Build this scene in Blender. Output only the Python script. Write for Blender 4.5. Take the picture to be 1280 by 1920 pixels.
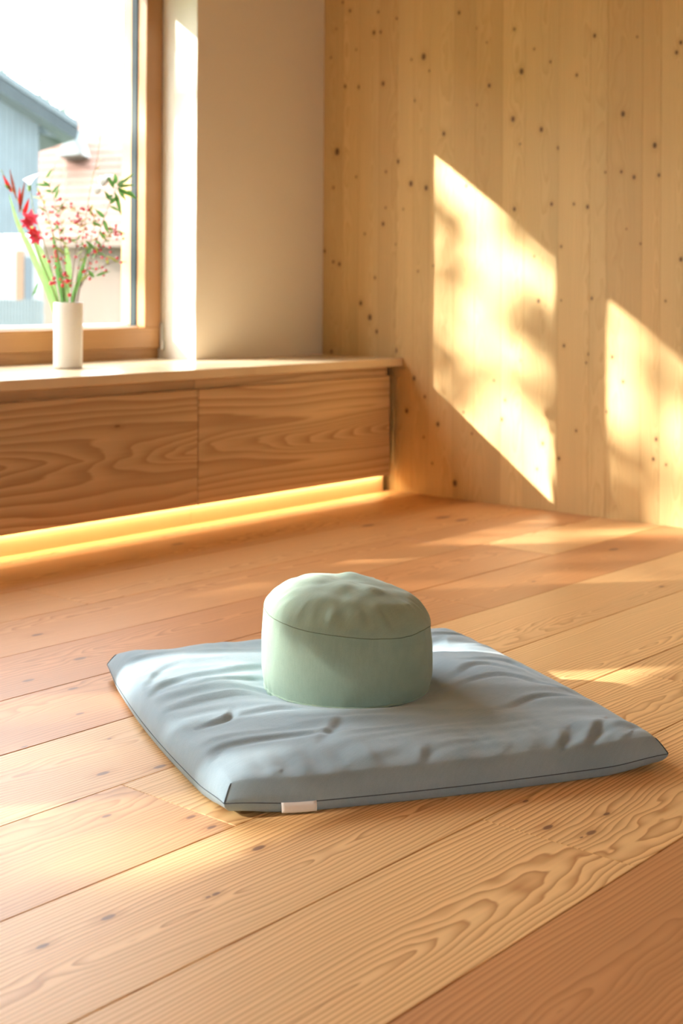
import bpy, bmesh, math, random
from mathutils import Vector, Matrix, noise as mnoise

for o in list(bpy.data.objects):
    bpy.data.objects.remove(o, do_unlink=True)
SC = bpy.context.scene
COL = SC.collection
R_ = random.Random(7)

# ------------------------------------------------------------------ camera
FPX, HOR, YAW, ROLL, EYE = 2622.356, 534.521, math.radians(40.598), math.radians(0.37), 0.8
FWD = Vector((math.cos(YAW), math.sin(YAW), 0)); RGT = Vector((math.sin(YAW), -math.cos(YAW), 0)); UP = Vector((0, 0, 1))
CAMPOS = Vector((0, 0, EYE))
cam = bpy.data.cameras.new('camera'); camo = bpy.data.objects.new('camera', cam); COL.objects.link(camo)
cr, sr = math.cos(ROLL), math.sin(ROLL)
ax = RGT * cr + UP * sr
ay = UP * cr - RGT * sr
camo.matrix_world = Matrix(((ax.x, ay.x, -FWD.x, 0), (ax.y, ay.y, -FWD.y, 0), (ax.z, ay.z, -FWD.z, EYE), (0, 0, 0, 1)))
cam.sensor_fit = 'VERTICAL'; cam.sensor_height = 36; cam.sensor_width = 24
cam.lens = FPX / 1920 * 36
cam.shift_y = -(960 - HOR) * cr / 1920
cam.shift_x = -(960 - HOR) * sr / 1920
cam.clip_start = 0.05; cam.clip_end = 400
cam.dof.use_dof = True; cam.dof.focus_distance = 2.35; cam.dof.aperture_fstop = 5.0
SC.camera = camo

# ------------------------------------------------------------------ world, sun, exposure
SC.view_settings.view_transform = 'Standard'; SC.view_settings.look = 'None'
SC.view_settings.gamma = 1.0; SC.view_settings.use_curve_mapping = False
SC.view_settings.exposure = 0.52
SC.cycles.max_bounces = 6; SC.cycles.diffuse_bounces = 4; SC.cycles.glossy_bounces = 2; SC.cycles.transparent_max_bounces = 16
SC.cycles.use_adaptive_sampling = True; SC.cycles.adaptive_threshold = 0.08; SC.cycles.adaptive_min_samples = 16
SC.cycles.sample_clamp_indirect = 6.0
SC.cycles.use_denoising = True
wd = bpy.data.worlds.new('world'); SC.world = wd; wd.use_nodes = True
bg = wd.node_tree.nodes['Background']; bg.inputs[0].default_value = (0.90, 0.96, 1.0, 1); bg.inputs[1].default_value = 11.0
SUN = Vector((0.713, -0.569, -0.41)).normalized()
sl = bpy.data.lights.new('sun', 'SUN'); sl.energy = 15.5; sl.angle = math.radians(0.6); sl.color = (1.0, 0.96, 0.88)
so = bpy.data.objects.new('sun', sl); COL.objects.link(so); so.location = (-6, 9, 6)
so.rotation_euler = SUN.to_track_quat('-Z', 'Y').to_euler()

# ------------------------------------------------------------------ measuring helpers (photograph -> place)
def ray(x, y):
    dx, dy = x - 640, y - 960
    x2 = 640 + cr * dx + sr * dy; y2 = 960 - sr * dx + cr * dy
    return FWD + RGT * ((x2 - 640) / FPX) + UP * ((HOR - y2) / FPX)
def onz(x, y, z=0.0):
    r = ray(x, y); return CAMPOS + r * ((z - EYE) / r.z)
def onx(x, y, X):
    r = ray(x, y); return CAMPOS + r * (X / r.x)
def atd(x, y, d): return CAMPOS + ray(x, y) * d

# ------------------------------------------------------------------ mesh helpers
class MB:
    def __init__(s): s.v = []; s.f = []
    def add(s, vs, fs):
        n = len(s.v); s.v += [tuple(v) for v in vs]; s.f += [tuple(i + n for i in f) for f in fs]; return s
    def box(s, a, b, bev=0.0):
        x0, y0, z0 = a; x1, y1, z1 = b
        if bev <= 0:
            return s.add([(x0,y0,z0),(x1,y0,z0),(x1,y1,z0),(x0,y1,z0),(x0,y0,z1),(x1,y0,z1),(x1,y1,z1),(x0,y1,z1)],
                         [(0,3,2,1),(4,5,6,7),(0,1,5,4),(1,2,6,5),(2,3,7,6),(3,0,4,7)])
        bm = bmesh.new(); bmesh.ops.create_cube(bm, size=1)
        for v in bm.verts: v.co = Vector(((x0+x1)/2 + v.co.x*(x1-x0), (y0+y1)/2 + v.co.y*(y1-y0), (z0+z1)/2 + v.co.z*(z1-z0)))
        bmesh.ops.bevel(bm, geom=bm.edges[:], offset=bev, segments=1, affect='EDGES')
        bm.verts.index_update()
        vs = [v.co[:] for v in bm.verts]; fs = [[v.index for v in f.verts] for f in bm.faces]; bm.free()
        return s.add(vs, fs)
    def tube(s, pts, rad, n=6, closed=False, cap=True):
        pts = [Vector(p) for p in pts]; m = len(pts); base = len(s.v)
        rads = rad if isinstance(rad, (list, tuple)) else [rad] * m
        prev = None
        for i, p in enumerate(pts):
            a = pts[(i-1) % m] if (closed or i > 0) else p; b = pts[(i+1) % m] if (closed or i < m-1) else p
            t = (b - a).normalized()
            ref = prev if prev is not None else (Vector((0,0,1)) if abs(t.z) < .9 else Vector((1,0,0)))
            u = (ref - t * ref.dot(t)).normalized(); prev = u; w = t.cross(u)
            for k in range(n):
                an = 2*math.pi*k/n; s.v.append(tuple(p + (u*math.cos(an) + w*math.sin(an)) * rads[i]))
        for i in range(m if closed else m-1):
            j = (i+1) % m
            for k in range(n):
                k2 = (k+1) % n; s.f.append((base+i*n+k, base+i*n+k2, base+j*n+k2, base+j*n+k))
        if cap and not closed:
            s.f.append(tuple(base + k for k in range(n))[::-1]); s.f.append(tuple(base + (m-1)*n + k for k in range(n)))
        return s
    def lathe(s, prof, c=(0,0,0), n=48):
        base = len(s.v); m = len(prof)
        for r, z in prof:
            for k in range(n):
                an = 2*math.pi*k/n; s.v.append((c[0]+r*math.cos(an), c[1]+r*math.sin(an), c[2]+z))
        for i in range(m-1):
            for k in range(n):
                k2 = (k+1) % n; s.f.append((base+i*n+k, base+i*n+k2, base+(i+1)*n+k2, base+(i+1)*n+k))
        return s
    def ball(s, c, r, sq=(1,1,1), n=8, m=6):
        base = len(s.v); c = Vector(c)
        for i in range(m+1):
            th = math.pi*i/m
            for k in range(n):
                an = 2*math.pi*k/n
                s.v.append((c.x+r*sq[0]*math.sin(th)*math.cos(an), c.y+r*sq[1]*math.sin(th)*math.sin(an), c.z+r*sq[2]*math.cos(th)))
        for i in range(m):
            for k in range(n):
                k2 = (k+1) % n; s.f.append((base+i*n+k, base+(i+1)*n+k, base+(i+1)*n+k2, base+i*n+k2))
        return s
    def extrude_poly(s, pts, off):
        n = len(pts); off = Vector(off); A = [Vector(p) for p in pts]
        vs = A + [p + off for p in A]
        fs = [tuple(range(n))[::-1], tuple(range(n, 2*n))] + [(i, (i+1) % n, n+(i+1) % n, n+i) for i in range(n)]
        return s.add(vs, fs)
    def leaf(s, base, tip, width, nrm=None, cup=0.12, seg=4):
        b = Vector(base); t = Vector(tip); d = t - b; L = d.length
        nr = Vector(nrm) if nrm is not None else Vector((R_.uniform(-1,1), R_.uniform(-1,1), R_.uniform(-.3,1)))
        sd = d.cross(nr)
        if sd.length < 1e-6: sd = d.cross(Vector((0.3,0.2,1)))
        sd.normalize(); up = sd.cross(d).normalized()
        n0 = len(s.v)
        for i in range(seg+1):
            q = i/seg; w = width*0.5*(math.sin(math.pi*(0.06+0.94*q)**0.8)) if i < seg else 0.0008
            w = max(w, 0.0008)
            c = b + d*q - up*(cup*L*(q-0.4)**2)
            s.v += [tuple(c - sd*w), tuple(c - up*(w*0.35)), tuple(c + sd*w)]
        for i in range(seg):
            a0 = n0+3*i; a1 = a0+3
            s.f += [(a0, a0+1, a1+1, a1), (a0+1, a0+2, a1+2, a1+1)]
        return s
    def build(s, name, mat, parent=None, smooth=False):
        me = bpy.data.meshes.new(name); me.from_pydata(s.v, [], s.f); me.update()
        if mat: me.materials.append(mat)
        if smooth:
            for p in me.polygons: p.use_smooth = True
        o = bpy.data.objects.new(name, me); COL.objects.link(o)
        if parent: o.parent = parent
        return o
def tag(o, label=None, cat=None, group=None, kind=None):
    if label: o['label'] = label
    if cat: o['category'] = cat
    if group: o['group'] = group
    if kind: o['kind'] = kind
    return o
def empty(name, loc=(0,0,0)):
    o = bpy.data.objects.new(name, None); COL.objects.link(o); o.location = loc; o.empty_display_size = 0.05
    return o
def place(child, root):                       # parent a world-space mesh under a root that has a location
    child.parent = root; child.matrix_parent_inverse = Matrix.Translation(-Vector(root.location)); return child

# ------------------------------------------------------------------ materials
class NT:
    def __init__(s, name):
        s.m = bpy.data.materials.new(name); s.m.use_nodes = True; s.t = s.m.node_tree
        s.b = s.t.nodes['Principled BSDF']; s.out = s.t.nodes['Material Output']
    def n(s, typ, **kw):
        o = s.t.nodes.new(typ)
        for k, v in kw.items(): setattr(o, k, v)
        return o
    def link(s, a, b): s.t.links.new(a, b)
    def put(s, inp, v):
        if hasattr(v, 'is_linked') or isinstance(v, bpy.types.NodeSocket): s.link(v, inp)
        else: inp.default_value = v
    def math(s, op, a, b=0.0, c=0.0, clamp=False):
        o = s.n('ShaderNodeMath', operation=op); o.use_clamp = clamp
        s.put(o.inputs[0], a); s.put(o.inputs[1], b); s.put(o.inputs[2], c); return o.outputs[0]
    def vmath(s, op, a, b=(0,0,0)):
        o = s.n('ShaderNodeVectorMath', operation=op); s.put(o.inputs[0], a); s.put(o.inputs[1], b); return o
    def comb(s, x, y, z):
        o = s.n('ShaderNodeCombineXYZ'); s.put(o.inputs[0], x); s.put(o.inputs[1], y); s.put(o.inputs[2], z); return o.outputs[0]
    def sep(s, v):
        o = s.n('ShaderNodeSeparateXYZ'); s.put(o.inputs[0], v); return o.outputs
    def noise(s, vec, scale, detail=2.0, rough=0.5):
        o = s.n('ShaderNodeTexNoise'); s.put(o.inputs['Vector'], vec); o.inputs['Scale'].default_value = scale
        o.inputs['Detail'].default_value = detail; o.inputs['Roughness'].default_value = rough; return o.outputs['Fac']
    def mix(s, fac, a, b, mode='MIX'):
        o = s.n('ShaderNodeMix', data_type='RGBA', blend_type=mode); s.put(o.inputs[0], fac)
        s.put(o.inputs[6], a); s.put(o.inputs[7], b); return o.outputs[2]
    def ramp(s, fac, lo, hi, a=0.0, b=1.0):
        o = s.n('ShaderNodeMapRange', interpolation_type='SMOOTHSTEP'); s.put(o.inputs[0], fac)
        o.inputs[1].default_value = lo; o.inputs[2].default_value = hi; o.inputs[3].default_value = a; o.inputs[4].default_value = b
        return o.outputs[0]
    def attr(s, name, out='Vector'):
        o = s.n('ShaderNodeAttribute', attribute_type='OBJECT', attribute_name=name); return o.outputs[out]
    def bump(s, h, strength, dist):
        o = s.n('ShaderNodeBump'); o.inputs['Strength'].default_value = strength; o.inputs['Distance'].default_value = dist
        s.put(o.inputs['Height'], h); s.link(o.outputs[0], s.b.inputs['Normal'])
def rgb(c): return (c[0], c[1], c[2], 1.0)
def srgb(r, g, b):
    f = lambda c: c/12.92 if c <= 0.04045 else ((c+0.055)/1.055)**2.4
    return (f(r/255), f(g/255), f(b/255), 1.0)

def plain(name, col, rough=0.5, metal=0.0, spec=0.5, nz=0.0, nscale=30):
    t = NT(name)
    if nz > 0:
        g = t.n('ShaderNodeNewGeometry').outputs['Position']
        f = t.noise(g, nscale, 3)
        t.link(t.mix(f, tuple(c*(1-nz) for c in col[:3])+(1,), tuple(min(1, c*(1+nz)) for c in col[:3])+(1,)), t.b.inputs['Base Color'])
    else:
        t.b.inputs['Base Color'].default_value = col
    t.b.inputs['Roughness'].default_value = rough; t.b.inputs['Metallic'].default_value = metal
    t.b.inputs['Specular IOR Level'].default_value = spec
    return t.m

def wood(name, across, along, light, dark, red, knotcol, freq=55, contrast=0.6, nk=0, rough=0.4, spec=0.5, knot_aspect=0.6,
         wob=0.02, dwob=0.05, ringpow=2.5, streak=0.25, toneamt=0.5, coat=0.0, bump=0.0, wv=2.6, flame=0.0, fw=0.05, vary=1.2):
    """sawn timber: growth rings cut by the board face; board properties grain=(u0, d0, slope), tone=(light/dark, red, seed), k0.. = knots"""
    t = NT(name)
    P = t.sep(t.n('ShaderNodeNewGeometry').outputs['Position'])
    u = P[{'x':0,'y':1,'z':2}[across]]; v = P[{'x':0,'y':1,'z':2}[along]]
    G = t.sep(t.attr('grain')); T = t.sep(t.attr('tone'))
    seed = T[2]
    n1 = t.noise(t.comb(t.math('MULTIPLY', u, 2.5), t.math('MULTIPLY', v, 0.9), seed), 1.0, 2.0)
    n2 = t.noise(t.comb(t.math('MULTIPLY', u, 6.0), t.math('MULTIPLY', v, wv), t.math('ADD', seed, 17.3)), 1.0, 3.0, 0.55)
    uu = t.math('ADD', t.math('SUBTRACT', u, G[0]), t.math('MULTIPLY', t.math('SUBTRACT', n1, 0.5), wob*4))
    dd = t.math('ADD', t.math('ADD', G[1], t.math('MULTIPLY', v, G[2])), t.math('MULTIPLY', t.math('SUBTRACT', n2, 0.5), dwob*2))
    rr = t.math('SQRT', t.math('ADD', t.math('MULTIPLY', uu, uu), t.math('MULTIPLY', dd, dd)))
    kmask = None; halo = None
    for i in range(nk):
        K = t.sep(t.attr('k%d' % i))
        du = t.math('SUBTRACT', u, K[0]); dv = t.math('MULTIPLY', t.math('SUBTRACT', v, K[1]), knot_aspect)
        ds = t.math('DIVIDE', t.math('SQRT', t.math('ADD', t.math('MULTIPLY', du, du), t.math('MULTIPLY', dv, dv))), t.math('MAXIMUM', K[2], 0.0001))
        g = t.math('DIVIDE', K[2], t.math('ADD', 1.0, t.math('POWER', t.math('DIVIDE', ds, 2.2), 2.0)))
        rr = t.math('ADD', rr, t.math('MULTIPLY', g, 0.9))
        kmask = ds if kmask is None else t.math('MINIMUM', kmask, ds)
    fine = t.noise(t.comb(t.math('MULTIPLY', u, 30), t.math('MULTIPLY', v, 1.6), seed), 1.0, 3.0)
    x = t.math('ADD', t.math('MULTIPLY', rr, freq), t.math('MULTIPLY', fine, 0.55))
    x = t.math('ADD', x, t.math('MULTIPLY', t.noise(t.comb(t.math('MULTIPLY', u, 16), t.math('MULTIPLY', v, 0.35), t.math('ADD', seed, 40.0)), 1.0, 2.0), vary*2.2))
    if flame:
        q = t.math('DIVIDE', uu, fw)
        x = t.math('ADD', x, t.math('MULTIPLY', t.math('MULTIPLY', t.math('ADD', t.math('SUBTRACT', v, t.attr('vref', 'Fac')), t.math('MULTIPLY', n2, 0.5)), flame), t.math('POWER', 2.718, t.math('MULTIPLY', t.math('MULTIPLY', q, q), -1.0))))
    fr = t.math('FRACT', x)
    # early wood slowly darkening, then a late-wood line that falls off quickly
    dk = t.math('MULTIPLY', t.math('POWER', fr, ringpow), t.ramp(fr, 1.0, 0.86))
    big = t.noise(t.comb(t.math('MULTIPLY', u, 7), t.math('MULTIPLY', v, 0.8), t.math('ADD', seed, 5.1)), 1.0, 2.0)
    dkk = t.math('MULTIPLY', dk, t.math('MULTIPLY', t.math('ADD', 0.35, big), contrast*1.25))
    st = t.noise(t.comb(t.math('MULTIPLY', u, 160), t.math('MULTIPLY', v, 3.0), seed), 1.0, 2.0)
    base = t.mix(t.math('MULTIPLY', T[1], 1.0), rgb(light), rgb(red))
    col = t.mix(t.math('MINIMUM', dkk, 1.0), base, rgb(dark))
    var = t.math('ADD', t.math('ADD', t.math('MULTIPLY', t.math('SUBTRACT', st, 0.5), streak), t.math('MULTIPLY', t.math('SUBTRACT', big, 0.5), 0.35)), 1.0)
    var = t.math('MULTIPLY', var, t.math('ADD', 1.0, t.math('MULTIPLY', T[0], toneamt)))
    col = t.vmath('MULTIPLY', col, t.comb(var, var, var)).outputs[0]
    if nk:
        core = t.ramp(kmask, 1.05, 0.55); ring = t.ramp(kmask, 3.2, 0.8)
        col = t.mix(t.math('MULTIPLY', ring, 0.35), col, rgb(dark))
        col = t.mix(t.math('MULTIPLY', core, 0.9), col, rgb(knotcol))
    t.link(col, t.b.inputs['Base Color'])
    t.b.inputs['Roughness'].default_value = rough; t.b.inputs['Specular IOR Level'].default_value = spec
    if coat: t.b.inputs['Coat Weight'].default_value = coat; t.b.inputs['Coat Roughness'].default_value = 0.25
    if bump: t.bump(dk, bump, -0.0006)
    return t.m

def fabric(name, c1, c2, weave=900, rough=0.9, sheen=0.25, bstr=0.25):
    t = NT(name)
    tc = t.n('ShaderNodeTexCoord').outputs['Object']
    n = t.noise(tc, 9, 3); n2 = t.noise(tc, weave, 1)
    S = t.sep(tc)
    th = t.math('MULTIPLY', t.math('SINE', t.math('MULTIPLY', S[0], weave*3)), t.math('SINE', t.math('MULTIPLY', S[1], weave*3)))
    slub = t.noise(t.vmath('MULTIPLY', tc, (25, 260, 60)).outputs[0], 1.0, 2)
    f = t.math('ADD', t.math('MULTIPLY', n, 0.5), t.math('ADD', t.math('MULTIPLY', n2, 0.3), t.math('MULTIPLY', slub, 0.2)))
    t.link(t.mix(t.ramp(f, 0.3, 0.7), rgb(c1), rgb(c2)), t.b.inputs['Base Color'])
    t.b.inputs['Roughness'].default_value = rough; t.b.inputs['Specular IOR Level'].default_value = 0.15
    t.b.inputs['Sheen Weight'].default_value = sheen; t.b.inputs['Sheen Roughness'].default_value = 0.5
    h = t.math('ADD', t.math('MULTIPLY', n2, 0.6), t.math('ADD', t.math('MULTIPLY', slub, 0.5), t.math('MULTIPLY', t.noise(tc, 40, 3), 2.0)))
    t.bump(h, bstr, 0.0012)
    return t.m

M = {}
M['floor'] = wood('floor_timber', 'y', 'x', (0.84,0.545,0.25), (0.44,0.18,0.052), (0.64,0.285,0.11), (0.20,0.085,0.04), freq=118, contrast=1.0, nk=5,
                  rough=0.46, spec=0.38, vary=2.0, knot_aspect=0.45, wob=0.016, dwob=0.045, ringpow=2.2, streak=0.18, toneamt=0.6, bump=0.0)
M['spruce'] = wood('spruce_board', 'y', 'z', (0.68,0.475,0.215), (0.49,0.285,0.10), (0.60,0.385,0.16), (0.105,0.045,0.018), freq=150, contrast=0.45, nk=10,
                   rough=0.5, spec=0.35, knot_aspect=0.75, wob=0.01, dwob=0.03, ringpow=1.6, streak=0.12, toneamt=0.5)
M['ash'] = wood('ash_veneer', 'z', 'x', (0.66,0.465,0.265), (0.37,0.205,0.10), (0.62,0.40,0.21), (0.22,0.10,0.04), freq=36, contrast=0.85, nk=2,
                rough=0.45, spec=0.4, knot_aspect=0.4, wob=0.022, dwob=0.03, ringpow=1.3, streak=0.2, toneamt=0.5, wv=1.6, flame=8.0, fw=0.05, vary=0.9)
M['counter'] = wood('counter_ash', 'y', 'x', (0.76,0.60,0.40), (0.62,0.43,0.25), (0.70,0.52,0.32), (0.3,0.15,0.06), freq=90, contrast=0.4,
                    rough=0.2, spec=0.6, ringpow=1.4, streak=0.12)
M['sash'] = wood('window_larch', 'x', 'z', (0.42,0.215,0.078), (0.30,0.125,0.036), (0.38,0.175,0.06), (0.2,0.1,0.04), freq=190, contrast=0.45,
                 rough=0.42, spec=0.45, ringpow=1.4, streak=0.1, dwob=0.01, wob=0.004)
M['sash_h'] = wood('window_larch_rail', 'z', 'x', (0.42,0.215,0.078), (0.30,0.125,0.036), (0.38,0.175,0.06), (0.2,0.1,0.04), freq=190, contrast=0.45,
                   rough=0.42, spec=0.45, ringpow=1.4, streak=0.1, dwob=0.01, wob=0.004)
M['ceil'] = wood('ceiling_timber', 'y', 'x', (0.68,0.43,0.18), (0.5,0.27,0.09), (0.6,0.36,0.14), (0.2,0.1,0.04), freq=120, contrast=0.4, rough=0.5)
M['plaster'] = plain('white_plaster', (0.80,0.75,0.65,1), 0.85, spec=0.2, nz=0.02, nscale=120)
M['gasket'] = plain('dark_gasket', (0.010,0.017,0.017,1), 0.5, spec=0.2)
M['alu'] = plain('pale_aluminium', (0.75,0.76,0.77,1), 0.35, metal=0.3)
M['hinge'] = plain('hinge_steel', (0.55,0.55,0.53,1), 0.35, metal=0.8)
M['toe'] = plain('toe_board', (0.70,0.50,0.27,1), 0.5, nz=0.04)
M['carcass'] = plain('carcass_dark', (0.20,0.11,0.05,1), 0.7)
M['ceramic'] = plain('white_ceramic', (0.80,0.785,0.75,1), 0.45, spec=0.4)
M['futon'] = fabric('grey_blue_cotton', (0.265,0.37,0.445), (0.34,0.45,0.53), weave=800)
M['futon_thread'] = plain('grey_blue_thread', (0.085,0.11,0.135,1), 0.9)
M['sage'] = fabric('sage_green_cotton', (0.29,0.405,0.325), (0.37,0.50,0.41), weave=900)
M['sage_thread'] = plain('sage_thread', (0.16,0.22,0.15,1), 0.9)
M['label'] = plain('white_label', (0.85,0.84,0.82,1), 0.8)
M['ink'] = plain('label_ink', (0.12,0.12,0.14,1), 0.8)
M['led'] = None
def emis(name, col, s):
    t = NT(name); e = t.n('ShaderNodeEmission'); e.inputs[0].default_value = col; e.inputs[1].default_value = s
    t.link(e.outputs[0], t.out.inputs[0]); return t.m
M['led'] = emis('warm_led', (1.0, 0.75, 0.42, 1), 42.0)
def glass():
    t = NT('window_glass')
    tr = t.n('ShaderNodeBsdfTransparent'); tr.inputs[0].default_value = (0.97, 0.985, 0.98, 1)
    gl = t.n('ShaderNodeBsdfGlossy'); gl.inputs['Roughness'].default_value = 0.01
    fz = t.n('ShaderNodeFresnel'); fz.inputs[0].default_value = 1.25
    mx = t.n('ShaderNodeMixShader'); t.link(fz.outputs[0], mx.inputs[0]); t.link(tr.outputs[0], mx.inputs[1]); t.link(gl.outputs[0], mx.inputs[2])
    t.link(mx.outputs[0], t.out.inputs[0]); return t.m
M['glass'] = glass()
def leafmat(name, c, tr=0.35):
    t = NT(name)
    g = t.n('ShaderNodeNewGeometry').outputs['Position']; f = t.noise(g, 60, 2)
    cc = t.mix(f, tuple(x*0.75 for x in c)+(1,), tuple(min(1, x*1.2) for x in c)+(1,))
    t.link(cc, t.b.inputs['Base Color']); t.b.inputs['Roughness'].default_value = 0.5
    tl = t.n('ShaderNodeBsdfTranslucent'); t.link(cc, tl.inputs[0])
    mx = t.n('ShaderNodeMixShader'); mx.inputs[0].default_value = tr
    t.link(t.b.outputs[0], mx.inputs[1]); t.link(tl.outputs[0], mx.inputs[2]); t.link(mx.outputs[0], t.out.inputs[0]); return t.m
M['green'] = leafmat('leaf_green', (0.13,0.30,0.075))
M['blade'] = leafmat('blade_green', (0.30,0.50,0.17))
M['olive'] = leafmat('leaf_olive', (0.34,0.36,0.08))
M['stem'] = plain('stem_green', (0.22,0.27,0.06,1), 0.6)
M['twig'] = plain('twig_brown', (0.13,0.075,0.03,1), 0.7)
M['red'] = leafmat('petal_red', (0.55,0.02,0.02), 0.3)
M['pink'] = leafmat('petal_pink', (0.75,0.07,0.12), 0.3)
M['berry'] = plain('berry_pink', (0.72,0.055,0.09,1), 0.4)
M['white'] = leafmat('petal_white', (0.84,0.85,0.83), 0.6)
M['bud'] = leafmat('bud_brown', (0.30,0.07,0.04), 0.2)
M['treeleaf'] = leafmat('tree_leaf', (0.10,0.20,0.035), 0.25)
M['paleleaf'] = leafmat('pale_leaf', (0.13,0.165,0.125), 0.3)
M['bark'] = plain('bark', (0.14,0.10,0.065,1), 0.9, nz=0.3, nscale=12)
M['grass'] = plain('lawn', (0.05,0.08,0.025,1), 0.95, nz=0.3, nscale=2)
M['barn'] = plain('weathered_board', (0.050,0.066,0.076,1), 0.85, nz=0.25, nscale=3)
M['barnroof'] = plain('barn_roof', (0.037,0.051,0.059,1), 0.8, nz=0.15, nscale=4)
M['verge'] = plain('verge_board', (0.063,0.082,0.093,1), 0.8)
M['render'] = plain('white_render', (0.158,0.166,0.166,1), 0.85)
M['tile'] = plain('roof_tile', (0.115,0.058,0.041,1), 0.8, nz=0.15, nscale=3)
M['housewall'] = plain('house_wall', (0.126,0.090,0.069,1), 0.85)
M['fence'] = plain('grey_fence', (0.068,0.081,0.085,1), 0.85, nz=0.15, nscale=5)
M['doorwood'] = plain('outdoor_wood', (0.101,0.054,0.028,1), 0.7)
M['shutter'] = plain('blue_shutter', (0.032,0.044,0.054,1), 0.7)
M['facade'] = plain('outer_wall', (0.6,0.55,0.48,1), 0.9)

def setwood(o, u0=0.0, d0=0.06, slope=0.02, tone=0.0, red=0.0, knots=(), vref=0.0):
    o['vref'] = float(vref)
    o['grain'] = [u0, d0, slope]; o['tone'] = [tone, red, R_.uniform(0, 90)]
    for i in range(10):
        o['k%d' % i] = list(knots[i]) if i < len(knots) else [-50.0, -50.0, 0.0005]
    return o

# ------------------------------------------------------------------ room dimensions
XW, YP, YF, YD, ZC, YSASH = 4.27, 3.768, 3.35, 3.375, 0.519, 3.95
XL, YB, CEIL = -2.6, -2.6, 2.6

# ------------------------------------------------------------------ floor: every plank a piece of its own
floor = tag(MB().box((XL-0.2, YB-0.2, -0.12), (XW+0.2, 4.1, -0.0215)).build('floor', M['carcass']), 'orange larch plank floor with fine growth rings', kind='structure')
PW = 0.2575; Y0 = 0.946
FK = [(193,1450,9),(135,1503,8),(300,1437,9),(200,1530,7),(358,1532,7),(397,1551,7),(485,1590,10),(405,1676,6),(390,1682,4),(203,1720,10),(80,1774,9),
      (333,1020,9),(70,1190,8),(150,1235,9),(53,1276,8),(137,1291,7),(1108,1561,9),(1137,1526,6),(1090,1570,3),(1027,1551,9),(985,1502,5),(205,1385,3),
      (1240,1468,7),(1190,1545,4),(150,1338,6),(46,1400,5),(690,985,10),(830,970,12),(865,975,10),(1150,1030,9),(1240,1100,5),(1000,1090,4)]
fk = []
for (x, y, r) in FK:
    p = onz(x, y); fk.append((p.y, p.x, r*(p - CAMPOS).dot(FWD)/FPX*0.9))
known = {0: [1.733], 1: [2.603], 2: [1.469], 5: [3.578], 3: [0.1], 4: [0.9], -1: [3.0]}
tones = {(-1,0): (-0.16,0.85), (-1,1): (-0.1,0.6), (0,0): (0.08,0.0), (0,1): (0.08,0.0), (1,0): (0.10,0.0), (1,1): (0.0,0.15), (2,0): (-0.06,0.5), (2,1): (0.04,0.05),
         (3,0): (-0.14,0.65), (3,1): (-0.04,0.3), (4,0): (-0.16,0.75), (4,1): (-0.24,0.95), (5,0): (-0.26,1.0), (5,1): (-0.06,0.35), (6,0): (-0.2,0.85), (6,1): (-0.2,0.8),
         (7,0): (-0.16,0.75), (7,1): (-0.14,0.65), (8,0): (-0.2,0.9), (8,1): (-0.18,0.8)}
for k in range(-14, 11):
    ya = Y0 + k*PW; yb = ya + PW
    if yb > 4.1 or ya < YB-0.2: continue
    e0 = known[k][0] if k in known else R_.uniform(-1, 3)
    pts = [e0]; x = e0 - R_.uniform(1.9, 2.5)
    while x > XL+0.3: pts.append(x); x -= R_.uniform(1.9, 2.5)
    x = e0 + R_.uniform(1.9, 2.5)
    while x < XW-0.3: pts.append(x); x += R_.uniform(1.9, 2.5)
    pts.sort()
    xs = [XL-0.1] + pts + [XW+0.02]
    for i in range(len(xs)-1):
        a, b = xs[i], xs[i+1]
        o = MB().box((a+0.0004, ya+0.0006, -0.021), (b-0.0004, yb-0.0006, R_.uniform(-0.0003, 0.0003)), 0.0011).build('plank', M['floor'], floor)
        side = 0 if b <= e0+1e-6 else 1
        tn = tones.get((k, side), (R_.uniform(-0.10, 0.10), R_.choice([0.0, 0.1, 0.25, 0.4])))
        kn = [q for q in fk if ya < q[0] < yb and a < q[1] < b][:5]
        while len(kn) < 2 and not (0.8 < ya < 2.6): kn.append((R_.uniform(ya+.03, yb-.03), R_.uniform(a+.1, b-.1), R_.uniform(0.004, 0.009)))
        m = (a+b)/2
        sl = R_.choice([-1, 1])*R_.uniform(0.02, 0.06)
        setwood(o, R_.uniform(ya, yb), R_.uniform(0.0, 0.06) - sl*m, sl, tn[0], tn[1], kn)

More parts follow.
